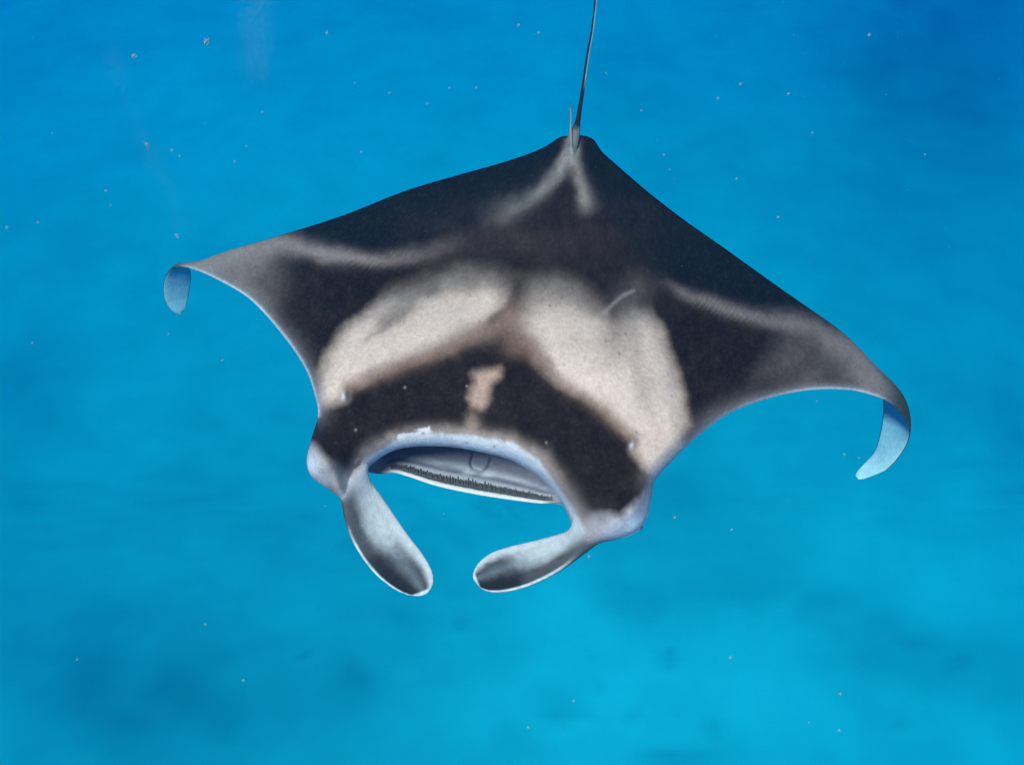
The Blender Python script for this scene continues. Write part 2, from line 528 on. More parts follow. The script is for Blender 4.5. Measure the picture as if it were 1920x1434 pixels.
def lay(c, a, colour):
    a = np.clip(a, 0, 1)[..., None]
    return c * (1 - a) + np.asarray(colour) * a


def back_markings(x0, y0):
    n1, n2 = fbm(x0 / 38, y0 / 38, 4), fbm(x0 / 38 + 31, y0 / 38 + 7, 4)
    n3 = fbm(x0 / 9, y0 / 9, 3)
    n4 = fbm(x0 / 110 + 3, y0 / 110, 3)
    x, y = x0 + 8 * n1 + 1.6 * n3, y0 + 8 * n2 + 1.6 * n3
    c = np.broadcast_to(DARK, x.shape + (3,)).copy()
    n5 = fbm(x0 / 22 + 11, y0 / 22 + 4, 5)
    c *= (1 + .30 * n4 + .18 * n3)[..., None]
    c = lay(c, .30 * np.clip(n5 + .1, 0, 1) + .22 * np.clip(n4, 0, 1), srgb(66, 54, 48))
    # darker, cooler rear margin of the wings
    REAR_L = [(520, 440), (640, 465), (780, 470), (900, 420), (1010, 345), (1060, 250), (700, 360)]
    c = lay(c, .8 * sstep(20, -20, sd_poly(x, y, REAR_L)), DARK2 * .85)
    REAR_R = [(1085, 250), (1120, 390), (1200, 500), (1300, 540), (1450, 590), (1560, 600), (1400, 440), (1200, 330)]
    c = lay(c, .8 * sstep(20, -20, sd_poly(x, y, REAR_R)), DARK2 * .85)
    # faint brown warmth on the middle of the back, strengthened to paint in a sheen
    c = lay(c, .42 * np.exp(-((x - 1010) / 190) ** 2 - ((y - 440) / 60) ** 2) * (1 + n1), srgb(70, 58, 54))
    # shoulder patches
    SL = [(594, 770), (598, 715), (616, 662), (648, 615), (690, 585), (735, 556), (800, 530), (860, 514), (920, 516), (956, 532), (958, 556),
          (942, 592), (905, 618), (860, 640), (800, 662), (740, 684), (690, 706), (655, 724), (648, 748), (625, 756)]
    d = sd_poly(x, y, SL)
    soft = 19 + 42 * sstep(580, 515, y) + 14 * sstep(700, 900, x) * sstep(560, 640, y)
    d = d + .55 * (soft - 19)
    a = sstep(1, -1.2, d / soft)
    c = lay(c, a, PALE)
    d, t = sd_line(x, y, [(700, 632), (722, 600), (760, 570), (810, 540)])
    c = lay(c, .62 * np.exp(-(d / 20) ** 2) * sstep(0, .25, t), srgb(98, 92, 86))
    d, t = sd_line(x, y, [(690, 640), (730, 605), (770, 578)])
    c = lay(c, .35 * np.exp(-(d / 8) ** 2), srgb(80, 74, 68))
    SR = [(972, 548), (1000, 530), (1045, 528), (1090, 545), (1128, 580), (1150, 600), (1185, 580), (1215, 588), (1242, 628), (1262, 690), (1280, 745),
          (1286, 795), (1268, 842), (1232, 890), (1205, 870), (1186, 845), (1182, 815), (1140, 775), (1085, 735), (1030, 700), (998, 655), (975, 625), (958, 596)]
    d = sd_poly(x, y, SR)
    soft = 18 + 42 * sstep(625, 540, y) * sstep(1250, 1180, x) + 12 * sstep(1100, 980, x)
    d = d + .55 * (soft - 19)
    a = sstep(1, -1.2, d / soft)
    c = lay(c, a, PALE)
    d, t = sd_line(x, y, [(1196, 540), (1165, 585), (1150, 640), (1165, 720)])
    c = lay(c, .7 * np.exp(-(d / 30) ** 2) * sstep(1, .35, t), srgb(92, 84, 80))
    d, t = sd_line(x, y, [(1185, 600), (1195, 680), (1210, 760)])
    c = lay(c, .30 * np.exp(-(d / 16) ** 2), srgb(120, 110, 104))
    c = lay(c, .38 * sstep(1, -1.2, sd_poly(x, y, SL) / 14) * sstep(610, 520, y + .25 * (x - 800)) * (1 + n1), srgb(140, 130, 122))
    c = lay(c, .38 * sstep(1, -1.2, sd_poly(x, y, SR) / 14) * sstep(640, 530, y - .35 * (x - 1100)) * (1 + n1), srgb(140, 130, 122))
    c = lay(c, .30 * sstep(1, -1.2, sd_poly(x, y, SL) / 14) * np.clip(.2 + 1.2 * n4 + .6 * n1, 0, 1), srgb(168, 154, 146))
    c = lay(c, .30 * sstep(1, -1.2, sd_poly(x, y, SR) / 14) * np.clip(.2 + 1.2 * n4 + .6 * n1, 0, 1), srgb(168, 154, 146))
    # warm lower rims of the patches
    for ln in ([(660, 722), (740, 690), (860, 648), (930, 612)], [(985, 650), (1040, 706), (1120, 765), (1180, 815)]):
        d, t = sd_line(x, y, ln)
        c = lay(c, .45 * np.exp(-(d / 15) ** 2), srgb(150, 122, 104))
    # dark seam between them, running down the spine
    d, t = sd_line(x, y, [(968, 520), (966, 552), (950, 585), (925, 606)])
    c = lay(c, .85 * np.exp(-(d / (13 - 5 * t)) ** 2), srgb(62, 54, 48))
    d, t = sd_line(x, y, [(955, 585), (958, 620), (968, 660), (975, 690)])
    c = lay(c, .55 * np.exp(-(d / 26) ** 2) * sstep(1.02, .5, t), srgb(150, 124, 106))
    d, t = sd_line(x, y, [(930, 612), (905, 635), (890, 655)])
    c = lay(c, .6 * np.exp(-(d / 18) ** 2) * (1 - t), srgb(140, 118, 102))
    # blaze on the forehead
    SPOT = [(889, 697), (934, 694), (937, 706), (922, 720), (916, 748), (905, 764), (888, 760), (881, 746), (889, 728), (896, 714)]
    a = sstep(15, -11, sd_poly(x, y, SPOT))
    c = lay(c, .95 * a, srgb(190, 162, 142))
    c = lay(c, .45 * np.exp(-((x - 888) / 13) ** 2 - ((y - 795) / 24) ** 2), srgb(190, 165, 145))
    # pale wing tips and ridges
    d, t = sd_line(x, y, [(330, 500), (420, 478), (520, 455), (610, 472), (690, 488), (790, 480), (880, 450)])
    wd = np.interp(t, [0, .2, .38, .55, .75, 1], [40, 30, 18, 15, 12, 22])
    am = np.interp(t, [0, .2, .4, .6, .78, 1], [.95, .9, .8, .72, .42, .05])
    c = lay(c, am * np.exp(-(d / wd) ** 2), srgb(160, 143, 136))
    c = lay(c, .6 * sstep(60, -50, sd_poly(x, y, [(320, 500), (520, 450), (500, 560), (440, 550)])) * (1 + .5 * n1), GREY)
    d, t = sd_line(x, y, [(1225, 525), (1275, 545), (1350, 578), (1430, 597), (1530, 615), (1610, 660), (1670, 735), (1700, 790)])
    wd = np.interp(t, [0, .1, .4, .6, .8, 1], [8, 11, 15, 22, 40, 40])
    am = np.interp(t, [0, .1, .3, .6, .8, 1], [0, .45, .6, .6, .8, .9])
    c = lay(c, am * np.exp(-(d / wd) ** 2), srgb(152, 136, 130))
    c = lay(c, .30 * sstep(40, -40, sd_poly(x, y, [(1480, 610), (1600, 640), (1700, 760), (1600, 730), (1500, 725), (1420, 700)])) * (1 + .6 * n1), GREY)
    # fine combed streaks across the ridges
    for ln, k in (([(640, 478), (700, 490), (770, 484)], .045), ([(1290, 556), (1370, 584), (1440, 600)], .05)):
        d, t = sd_line(x0, y0, ln)
        c = lay(c, .16 * np.exp(-(d / 14) ** 2) * np.clip(np.sin((x0 + .8 * y0) * .62 + 9 * n1) * (.6 + 1.2 * n2), 0, 1), srgb(190, 175, 162))
    # keel stripes towards the tail
    d, t = sd_line(x, y, [(1074, 225), (1070, 285), (1048, 325), (1010, 360), (955, 392), (890, 420)])
    c = lay(c, (1 + .5 * n1) * np.interp(t, [0, .25, .5, .75, 1], [.8, .7, .55, .28, 0]) * np.exp(-(d / np.interp(t, [0, .2, .5, 1], [9, 9, 14, 26])) ** 2), srgb(168, 158, 150))
    d, t = sd_line(x, y, [(1076, 250), (1078, 300), (1086, 335), (1096, 365), (1110, 405)])
    c = lay(c, (1 + .5 * n1) * np.interp(t, [0, .3, .6, .8, 1], [.6, .5, .65, .5, 0]) * np.exp(-(d / np.interp(t, [0, .3, .7, 1], [7, 9, 15, 20])) ** 2), srgb(172, 158, 146))
    c = lay(c, .5 * np.exp(-((x - 1074) / 11) ** 2 - ((y - 285) / 34) ** 2), srgb(170, 158, 150))
    # pale line along the leading edge of the wings
    d, t = sd_line(x0, y0, lead_line[:iA + 1])
    c = lay(c, .40 * np.exp(-(d / 12) ** 2), srgb(160, 152, 148))
    c = lay(c, .22 * np.exp(-(d / 26) ** 2), srgb(150, 142, 138))
    c = lay(c, .9 * np.exp(-(d / 4.0) ** 2), srgb(222, 222, 226))
    d, t = sd_line(x0, y0, lead_line[iB:])
    c = lay(c, .55 * np.exp(-(d / 10) ** 2), srgb(170, 162, 160))
    c = lay(c, .85 * np.exp(-(d / 3.6) ** 2), srgb(222, 222, 226))
    c = lay(c, .45 * np.exp(-(d / 26) ** 2) * sstep(.7, 0, t), srgb(160, 150, 146))
    # pale cheeks, each with a painted highlight
    CL = [(560, 840), (585, 835), (606, 862), (640, 888), (672, 892), (660, 960), (600, 925)]
    c = lay(c, .92 * sstep(14, -12, sd_poly(x, y, CL)), srgb(196, 190, 186))
    c = lay(c, .5 * np.exp(-((x - 625) / 20) ** 2 - ((y - 880) / 18) ** 2), srgb(120, 112, 104))
    c = lay(c, .85 * np.exp(-((x0 - 584) / 13) ** 2 - ((y0 - 872) / 24) ** 2), srgb(240, 236, 236))  # highlight on the left bulge, put into the pigment
    CR = [(1098, 1030), (1085, 985), (1110, 966), (1140, 968), (1165, 972), (1190, 950), (1215, 925), (1226, 905), (1230, 960), (1215, 1000), (1150, 1020)]
    c = lay(c, .92 * sstep(15, -12, sd_poly(x, y, CR)), srgb(196, 196, 200))
    c = lay(c, .55 * np.exp(-((x - 1132) / 17) ** 2 - ((y - 975) / 15) ** 2), srgb(110, 98, 92))
    c = lay(c, .95 * np.exp(-(((x0 - 1190) * .75 + (y0 - 980) * -.66) / 20) ** 2 - (((x0 - 1190) * .66 + (y0 - 980) * .75) / 9) ** 2), srgb(250, 250, 250))  # shiny spot beside the right eye, painted as white pigment
    d, t = sd_line(x, y, [(1232, 885), (1250, 865), (1275, 840)])
    c = lay(c, .6 * np.exp(-(d / 14) ** 2), srgb(200, 192, 190))
    for ln in ([(606, 900), (634, 932), (646, 975)], [(1162, 1014), (1120, 1019), (1088, 1040)]):
        d, t = sd_line(x, y, ln)
        c = lay(c, .72 * np.exp(-(d / 13) ** 2) * sstep(0, .3, t), srgb(96, 92, 92))
    # lip: brown-grey flush, then the bluish white rim
    d, t = sd_line(x, y, LIP_TOP)
    c = lay(c, .75 * np.exp(-(d / np.interp(t, [0, .3, .5, .8, 1], [16, 16, 14, 20, 22])) ** 2), srgb(176, 160, 150))
    ring = LIP_TOP + LIP_LOW[::-1]
    rx, ry = x0 + 3 * n3, y0 + 3 * n3
    c = lay(c, sstep(5, -5, sd_poly(rx, ry, ring)), BLUEW)
    inside = LIP_LOW + [(1000, 960), (880, 940), (700, 900)]
    c = lay(c, sstep(3, -3, sd_poly(x0, y0, inside)), BLUEW)
    # scraped white patch and nicks
    d, t = sd_line(x0 + 7 * n3, y0 + 7 * n3, [(752, 822), (775, 812), (803, 804)])
    c = lay(c, .85 * sstep(8, 3, d), srgb(222, 220, 218))
    d, t = sd_line(x0 + 10 * n3, y0 + 10 * n3, [(648, 915), (662, 892), (682, 862)])
    c = lay(c, .8 * sstep(6, 2, d), srgb(222, 216, 216))
    for kx, ky in ((644, 744), (1183, 836)):
        c = lay(c, .7 * np.exp(-((x0 - kx) / 4) ** 2 - ((y0 - ky) / 6) ** 2), WHITE)
    # scars and specks
    for ln, wdt, aa in (([(1128, 590), (1165, 556), (1188, 545)], 3.4, .34), ([(905, 600), (935, 575), (950, 560)], 2, .3), ([(668, 690), (700, 640)], 2, .2)):
        d, t = sd_line(x0, y0, ln)
        c = lay(c, aa * np.exp(-(d / wdt) ** 2), srgb(190, 180, 172))
    r2 = np.random.default_rng(5)
    for k in range(46):
        sx_, sy_ = r2.uniform(620, 1260), r2.uniform(540, 850)
        c = lay(c, .55 * np.exp(-((x0 - sx_) / 2.2) ** 2 - ((y0 - sy_) / 2.2) ** 2), srgb(70, 60, 54) if r2.random() < .7 else srgb(190, 180, 170))
    c = c * np.array([1.22, .90, .97])
    grain = fbm(x0 / 3.2 + 50, y0 / 3.2, 2)
    c = c + np.clip(grain, 0, 1)[..., None] * .012
    return np.clip(c * (1 + .10 * n1 + .08 * n3 + .16 * grain)[..., None], .006, .93)


bx, by = plan(body_v)
col = back_markings(bx, by)
kf, vf = kind.reshape(-1), vpar.reshape(-1)
hkf = HK[:, None].repeat(NR, 1).reshape(-1)
# the hooked tips: dark upper face, under face with water blue and a shade gradient painted in
col = np.where(((kf == 0) & (hkf > .15))[:, None], lay(col, sstep(.45, 1, hkf), srgb(66, 64, 64)), col)
col = np.where(((kf == 0) & (hkf > .6) & (vf < .08))[:, None], srgb(150, 160, 168), col)
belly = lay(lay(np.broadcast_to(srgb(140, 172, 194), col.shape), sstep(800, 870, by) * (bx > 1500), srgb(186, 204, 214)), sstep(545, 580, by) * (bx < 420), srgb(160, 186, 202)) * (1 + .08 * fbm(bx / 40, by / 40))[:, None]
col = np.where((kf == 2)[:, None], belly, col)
col = np.where(((kf == 2) & (vf > .985) & (hkf > .3))[:, None], srgb(60, 62, 66), col)
# inside of the mouth
mcol = np.broadcast_to(srgb(184, 180, 192), col.shape).copy()
nn = fbm(bx / 30, by / 12, 4)
mcol = mcol * (1 + .25 * nn)[:, None]
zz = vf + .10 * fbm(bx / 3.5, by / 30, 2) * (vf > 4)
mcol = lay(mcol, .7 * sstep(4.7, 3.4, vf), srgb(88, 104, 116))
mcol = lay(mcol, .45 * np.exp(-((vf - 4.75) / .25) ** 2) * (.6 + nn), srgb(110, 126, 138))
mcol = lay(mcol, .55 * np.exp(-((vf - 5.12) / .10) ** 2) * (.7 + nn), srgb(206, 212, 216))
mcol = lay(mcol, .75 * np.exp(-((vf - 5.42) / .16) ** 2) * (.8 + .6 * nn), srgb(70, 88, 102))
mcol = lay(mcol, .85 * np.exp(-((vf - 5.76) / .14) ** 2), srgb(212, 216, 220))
d, t = sd_line(bx, by, GROOVE)
mcol = lay(mcol, .8 * np.exp(-(d / 1.7) ** 2) * (vf > 4), srgb(40, 48, 54))
for gx0, gy0 in ((880, 886), (912, 890)):
    mcol = lay(mcol, .8 * np.exp(-((bx - gx0) / 13) ** 2 - ((by - gy0) / 5) ** 2) * (vf > 4), srgb(225, 228, 230))
mcol = lay(mcol, .93 * sstep(5.86, 5.98, zz), srgb(80, 78, 78))
mcol = lay(mcol, sstep(6.78, 6.92, zz), srgb(238, 232, 222))
corner = np.exp(-((bx - 722) / 26) ** 2 - ((by - 882) / 16) ** 2) + np.exp(-((bx - 1046) / 16) ** 2 - ((by - 936) / 14) ** 2)
mcol = lay(mcol, 1.1 * corner, srgb(206, 196, 198))
mcol = lay(mcol, .6 * np.exp(-((bx - 1032) / 12) ** 2 - ((by - 940) / 4) ** 2), srgb(150, 140, 80))
mcol = mcol * np.array([1.10, .85, .93])
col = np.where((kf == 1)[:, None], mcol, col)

idx = np.arange(NC * NR).reshape(NC, NR)
nx = np.roll(idx, -1, 1)
F = np.stack([idx[:-1], nx[:-1], nx[1:], idx[1:]], -1).reshape(-1, 4).tolist()
F.append(idx[0].tolist()[::-1])
F.append(idx[-1].tolist())

# ---- skin material ---------------------------------------------------
m_skin, nt, bs, lk = mat_new('ray_skin')
vc = nt.nodes.new('ShaderNodeVertexColor')
vc.layer_name = 'pigment'
tc = nt.nodes.new('ShaderNodeTexCoord')
n1 = nt.nodes.new('ShaderNodeTexNoise')
n1.inputs['Scale'].default_value = 55
n1.inputs['Detail'].default_value = 6
n1.inputs['Roughness'].default_value = .7
r1 = nt.nodes.new('ShaderNodeMapRange')
r1.inputs['From Min'].default_value = .3
r1.inputs['From Max'].default_value = .7
r1.inputs['To Min'].default_value = .86
r1.inputs['To Max'].default_value = 1.10
mx = nt.nodes.new('ShaderNodeMix')
mx.data_type = 'RGBA'
mx.blend_type = 'MULTIPLY'
mx.inputs['Factor'].default_value = 1
bp_ = nt.nodes.new('ShaderNodeBump')
bp_.inputs['Strength'].default_value = .4
bp_.inputs['Distance'].default_value = .004
n2 = nt.nodes.new('ShaderNodeTexNoise')
n2.inputs['Scale'].default_value = 140
n2.inputs['Detail'].default_value = 3
lk.new(tc.outputs['Object'], n1.inputs['Vector'])
lk.new(tc.outputs['Object'], n2.inputs['Vector'])
lk.new(n1.outputs['Fac'], r1.inputs['Value'])
lk.new(vc.outputs['Color'], mx.inputs['A'])
lk.new(r1.outputs['Result'], mx.inputs['B'])
lk.new(mx.outputs['Result'], bs.inputs['Base Color'])
lk.new(n2.outputs['Fac'], bp_.inputs['Height'])
lk.new(bp_.outputs['Normal'], bs.inputs['Normal'])
bs.inputs['Roughness'].default_value = .6
bs.inputs['Specular IOR Level'].default_value = .03

body = mesh_obj('manta_ray', body_v, F, m_skin, col=col)


# ---- paddle fins beside the mouth, tail and back spike: closed skins joined to the body
def paddle(stn, ncol=150, nring=72):
    """stations: outer edge x, y, z | inner edge x, y, z | half thickness | hollow of the face"""
    r = catmull(stn, 30)
    r = resample(r, lambda q: np.hypot(np.diff(q[:, 0] + q[:, 3]), np.diff(q[:, 1] + q[:, 4])) + .3 * np.hypot(np.diff(q[:, 0] - q[:, 3]), np.diff(q[:, 1] - q[:, 4])), ncol)
    ph = np.linspace(0, 2 * math.pi, nring, endpoint=False)[None, :]
    k = (1 - np.cos(ph)) / 2
    f = lambda j: r[:, j, None] * (1 - k) + r[:, j + 3, None] * k
    midp = at(f(0), f(1), f(2))
    a, b = at(r[:, 0], r[:, 1], r[:, 2]), at(r[:, 3], r[:, 4], r[:, 5])
    across = b - a
    along = np.gradient((a + b) / 2, axis=0)
    nn = np.cross(across, along)
    nn /= np.maximum(1e-9, np.linalg.norm(nn, axis=1, keepdims=True))
    tocam = EYE - (a + b) / 2
    nn *= np.sign((nn * tocam).sum(1))[:, None]
    s = np.sin(ph)
    offv = r[:, 6, None] * np.sign(s) * np.abs(s) ** .8 - r[:, 7, None] * (s ** 2)
    v = midp + nn[:, None, :] * offv[..., None]
    ids = np.arange(ncol * nring).reshape(ncol, nring)
    nx_ = np.roll(ids, -1, 1)
    ff = np.stack([ids[:-1], nx_[:-1], nx_[1:], ids[1:]], -1).reshape(-1, 4).tolist()
    ff += [ids[0].tolist()[::-1], ids[-1].tolist()]
    return v.reshape(-1, 3), ff, (k + 0 * r[:, :1]).reshape(-1), (s + 0 * r[:, :1]).reshape(-1), np.linspace(0, 1, ncol)[:, None].repeat(nring, 1).reshape(-1)


PAD_L = [(606, 860, -.085, 706, 838, -.085, .018, 0), (618, 893, -.062, 696, 862, -.066, .024, 0), (637, 930, -.078, 691, 893, -.098, .026, .003),
         (645, 965, -.104, 706, 918, -.126, .023, .009), (656, 1003, -.130, 733, 957, -.150, .020, .014), (677, 1042, -.152, 764, 1002, -.165, .017, .015),
         (706, 1078, -.172, 793, 1040, -.178, .014, .013), (738, 1103, -.188, 809, 1069, -.189, .012, .010), (762, 1114, -.196, 812, 1092, -.196, .010, .006), (780, 1117, -.200, 804, 1109, -.200, .006, .002), (790, 1116, -.202, 794, 1115, -.202, .002, 0)]
PAD_R = [(1176, 950, -.085, 1092, 912, -.085, .020, 0), (1152, 992, -.062, 1077, 950, -.066, .026, 0), (1120, 1020, -.078, 1071, 988, -.098, .028, .003),
         (1088, 1041, -.104, 1052, 1001, -.126, .024, .009), (1050, 1069, -.128, 1010, 1013, -.148, .020, .013), (1004, 1093, -.145, 965, 1023, -.160, .017, .014),
         (960, 1107, -.158, 926, 1035, -.169, .014, .012), (925, 1110, -.168, 902, 1051, -.174, .012, .009), (904, 1104, -.174, 890, 1068, -.178, .010, .005), (892, 1092, -.178, 887, 1080, -.178, .006, .002), (888, 1086, -.178, 887.5, 1084, -.178, .002, 0)]


def pad_colours(v, k, s, t):
    x, y = plan(v)
    n1_, n3_ = fbm(x / 30, y / 30, 4), fbm(x / 7, y / 7, 3)
    face = np.broadcast_to(srgb(214, 214, 214), v.shape).copy()
    kk = k + .06 * n1_ + .02 * n3_
    # dusky outer margin and tip
    face = lay(face, .86 * sstep(.54, .22, kk) * sstep(.06, .24, t), srgb(34, 38, 42))
    tip = sstep(.60, .80, t + .10 * n1_ + .12 * (.5 - np.abs(k - .45)))
    face = lay(face, .88 * tip * sstep(.95, .70, kk), srgb(34, 38, 42))
    face = face * (1 + .16 * fbm(k * 9, t * 2.2, 3) + .10 * fbm(k * 26, t * 4, 3))[:, None]
    face = lay(face, .30 * np.exp(-((kk - .55) / .1) ** 2) * sstep(.15, .35, t), srgb(150, 160, 172))
    # white rim
    rim = np.maximum(sstep(.055, .015, k) * sstep(.35, .55, t), sstep(.955, .985, k))
    rim = np.maximum(rim, sstep(.955, .975, t))
    face = lay(face, .9 * rim * (1 + .4 * n3_), srgb(236, 238, 240))
    back = np.broadcast_to(srgb(66, 64, 64), v.shape)
    c_ = np.where((s < -.05)[:, None], back, face)
    root = sstep(.24, .12, t)[:, None]
    bk = back_markings(x, y)
    c_ = c_ * np.array([1.0, .80, .86])
    return np.clip((c_ * (1 - root) + bk * root) * (1 + .10 * n3_)[:, None], .01, .85)


def tube(pts, radii, nring=20, flat=1.0):
    p = catmull(np.c_[pts, radii], 16)
    q, rr = p[:, :3], np.maximum(p[:, 3], .0008)
    tg = np.gradient(q, axis=0)
    tg /= np.linalg.norm(tg, axis=1, keepdims=True)
    side = np.cross(tg, np.array([0, 0, 1.0]))
    side /= np.linalg.norm(side, axis=1, keepdims=True)
    up_ = np.cross(side, tg)
    a = np.linspace(0, 2 * math.pi, nring, endpoint=False)
    v = q[:, None] + rr[:, None, None] * (np.cos(a)[None, :, None] * side[:, None] * flat + np.sin(a)[None, :, None] * up_[:, None])
    ids = np.arange(len(q) * nring).reshape(len(q), nring)
    nx_ = np.roll(ids, -1, 1)
    ff = np.stack([ids[:-1], nx_[:-1], nx_[1:], ids[1:]], -1).reshape(-1, 4).tolist()
    ff += [ids[0].tolist()[::-1], ids[-1].tolist()]
    return v.reshape(-1, 3), ff


extras = []
for PD in (PAD_L, PAD_R):
    v, ff, k, s, t = paddle(PD)
    extras.append(mesh_obj('paddle', v, ff, m_skin, col=pad_colours(v, k, s, t)))

tail_px = [(1062, 330, -.03, .012), (1069, 292, .006, .021), (1075, 260, .018, .0235), (1080, 243, .028, .017), (1083, 230, .036, .011), (1087, 205, .05, .0085), (1094, 160, .07, .0075), (1102, 105, .10, .007), (1110, 60, .13, .0065), (1116, 10, .16, .006), (1118, -60, .20, .0055), (1116, -150, .24, .005), (1108, -260, .28, .004), (1094, -380, .3, .0025)]
tp = np.array(tail_px)
v, ff = tube(at(tp[:, 0], tp[:, 1], tp[:, 2]), tp[:, 3])
tx, ty = plan(v)
tcol = np.broadcast_to(srgb(42, 44, 48), v.shape).copy()
tcol = lay(tcol, sstep(232, 250, ty + 4 * fbm(tx / 5, ty / 9)), srgb(138, 130, 126))
tcol = lay(tcol, sstep(300, 330, ty), DARK)
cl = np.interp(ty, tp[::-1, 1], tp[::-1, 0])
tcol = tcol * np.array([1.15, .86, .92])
tcol = lay(tcol, .9 * sstep(.5, 2, tx - cl) * sstep(175, 140, ty), srgb(190, 196, 200))  # highlight streak painted along one side of the whip
extras.append(mesh_obj('tail', v, ff, m_skin, col=tcol))
sp = np.array([(1072, 292, .015, .010), (1070.5, 266, .045, .0115), (1070, 243, .065, .0085), (1070.5, 222, .085, .0052), (1069.5, 205, .10, .003), (1068.5, 190, .11, .0008)])
v, ff = tube(at(sp[:, 0], sp[:, 1], sp[:, 2]), sp[:, 3], flat=.55)
tx, ty = plan(v)
scol = lay(np.broadcast_to(srgb(158, 150, 144), v.shape).copy(), sstep(206, 196, ty), srgb(60, 60, 62))
extras.append(mesh_obj('spike', v, ff, m_skin, col=scol * np.array([1.1, .82, .88])))


def clean(o):
    b = bmesh.new()
    b.from_mesh(o.data)
    bmesh.ops.remove_doubles(b, verts=b.verts, dist=2e-5)
    bmesh.ops.dissolve_degenerate(b, edges=b.edges, dist=1e-6)
    bmesh.ops.triangulate(b, faces=[f for f in b.faces if len(f.verts) > 4])
    bmesh.ops.recalc_face_normals(b, faces=b.faces)
    bad = sum(1 for e in b.edges if not e.is_manifold)
    b.to_mesh(o.data)
    b.free()
    return bad


print('non-manifold edges:', [clean(o) for o in [body] + extras])
src_co = []
for o_ in [body] + extras:
    a_ = np.empty(len(o_.data.vertices) * 3, np.float32)
    o_.data.vertices.foreach_get('co', a_)
    src_co.append(a_.reshape(-1, 3))
known = set(map(tuple, np.round(np.concatenate(src_co) * 1e5).astype(int).tolist()))
for e in extras:
    md = body.modifiers.new('join', 'BOOLEAN')
    md.operation = 'UNION'
    md.solver = 'MANIFOLD'
    md.object = e
dg = bpy.context.evaluated_depsgraph_get()
me = bpy.data.meshes.new_from_object(body.evaluated_get(dg))
print('joined', len(body.data.vertices), '->', len(me.vertices), [a.name for a in me.color_attributes])
body.modifiers.clear()
if len(me.vertices) < len(body.data.vertices):
    raise RuntimeError('union failed')
body.data = me
for e in extras:
    bpy.data.objects.remove(e)

# ease the seams where the paddles and the tail leave the body
co = np.empty(len(me.vertices) * 3)
me.vertices.foreach_get('co', co)
co = co.reshape(-1, 3)
ca = np.empty(len(me.vertices) * 4, np.float32)
me.color_attributes['pigment'].data.foreach_get('color', ca)
ca = ca.reshape(-1, 4)
ed = np.empty(len(me.edges) * 2, int)
me.edges.foreach_get('vertices', ed)
ed = ed.reshape(-1, 2)
# the cut line's own vertices take their pigment from their neighbours
new = np.array([tuple(q_) not in known for q_ in np.round(co.astype(np.float32) * 1e5).astype(int).tolist()])
print('seam vertices', new.sum())
todo = new.copy()
for it in range(12):
    if not todo.any():
        break
    acc, num = np.zeros((len(co), 4)), np.zeros(len(co))
    for a_, b_ in ((0, 1), (1, 0)):
        ok_ = todo[ed[:, a_]] & ~todo[ed[:, b_]]
        np.add.at(acc, ed[ok_, a_], ca[ed[ok_, b_]])
        np.add.at(num, ed[ok_, a_], 1)
    got = num > 0
    ca[got] = acc[got] / num[got, None]
    todo &= ~got
cx_, cy_ = plan(co)
wgt = np.maximum.reduce([np.exp(-(np.hypot(cx_ - a, cy_ - b_) / r_) ** 2) for a, b_, r_ in ((660, 912, 30), (1095, 1000, 34), (640, 930, 22), (1125, 1012, 24), (692, 866, 20), (1080, 952, 22))])
wgt_t = np.exp(-(np.hypot(cx_ - 1066, cy_ - 290) / 14) ** 2)
sel = np.maximum(wgt, wgt_t) > .05
es = ed[sel[ed[:, 0]] | sel[ed[:, 1]]]
deg = np.bincount(es.ravel(), minlength=len(co)).astype(float)
for it in range(90):
    for arr in (co, ca):
        acc = np.stack([np.bincount(es[:, 0], arr[es[:, 1], j], len(co)) + np.bincount(es[:, 1], arr[es[:, 0], j], len(co)) for j in range(arr.shape[1])], 1)
        avg = acc / np.maximum(deg, 1)[:, None]
        wv = ((np.maximum(wgt, wgt_t) * .6 if arr is co else wgt * .35) * (deg > 2))[:, None]
        arr[:] = arr * (1 - wv) + avg * wv
me.vertices.foreach_set('co', co.ravel())
me.color_attributes['pigment'].data.foreach_set('color', ca.ravel())
me.polygons.foreach_set('use_smooth', np.ones(len(me.polygons), bool))
me.update()
me.name = 'manta_ray'
body['label'] = 'large dark manta ray with pale shoulder patches and open mouth gliding through blue water'
body['category'] = 'manta ray'


# ---- eyes and gill rakers
def simple_mat(name, c, rough=.5, spec=.3):
    m_, nt_, b_, l_ = mat_new(name)
    n_ = nt_.nodes.new('ShaderNodeTexNoise')
    n_.inputs['Scale'].default_value = 120
    r_ = nt_.nodes.new('ShaderNodeMix')
    r_.data_type = 'RGBA'
    r_.inputs['A'].default_value = (*[k * .7 for k in c], 1)
    r_.inputs['B'].default_value = (*[min(1, k * 1.25) for k in c], 1)
    l_.new(n_.outputs['Fac'], r_.inputs['Factor'])
    l_.new(r_.outputs['Result'], b_.inputs['Base Color'])
    b_.inputs['Roughness'].default_value = rough
    b_.inputs['Specular IOR Level'].default_value = spec
    return m_


m_eye = simple_mat('eye_dark', (.012, .012, .014), .15, .5)
for (ex, ey, ez) in ((590, 872, -.085), (1197, 985, -.10)):
    b = bmesh.new()
    bmesh.ops.create_uvsphere(b, u_segments=20, v_segments=14, radius=.012)
    me_ = bpy.data.meshes.new('eye')
    b.to_mesh(me_)
    b.free()
    me_.polygons.foreach_set('use_smooth', np.ones(len(me_.polygons), bool))
    me_.materials.append(m_eye)
    o = bpy.data.objects.new('eye', me_)
    COL.objects.link(o)
    o.location = at(ex, ey, ez)
    o.parent = body

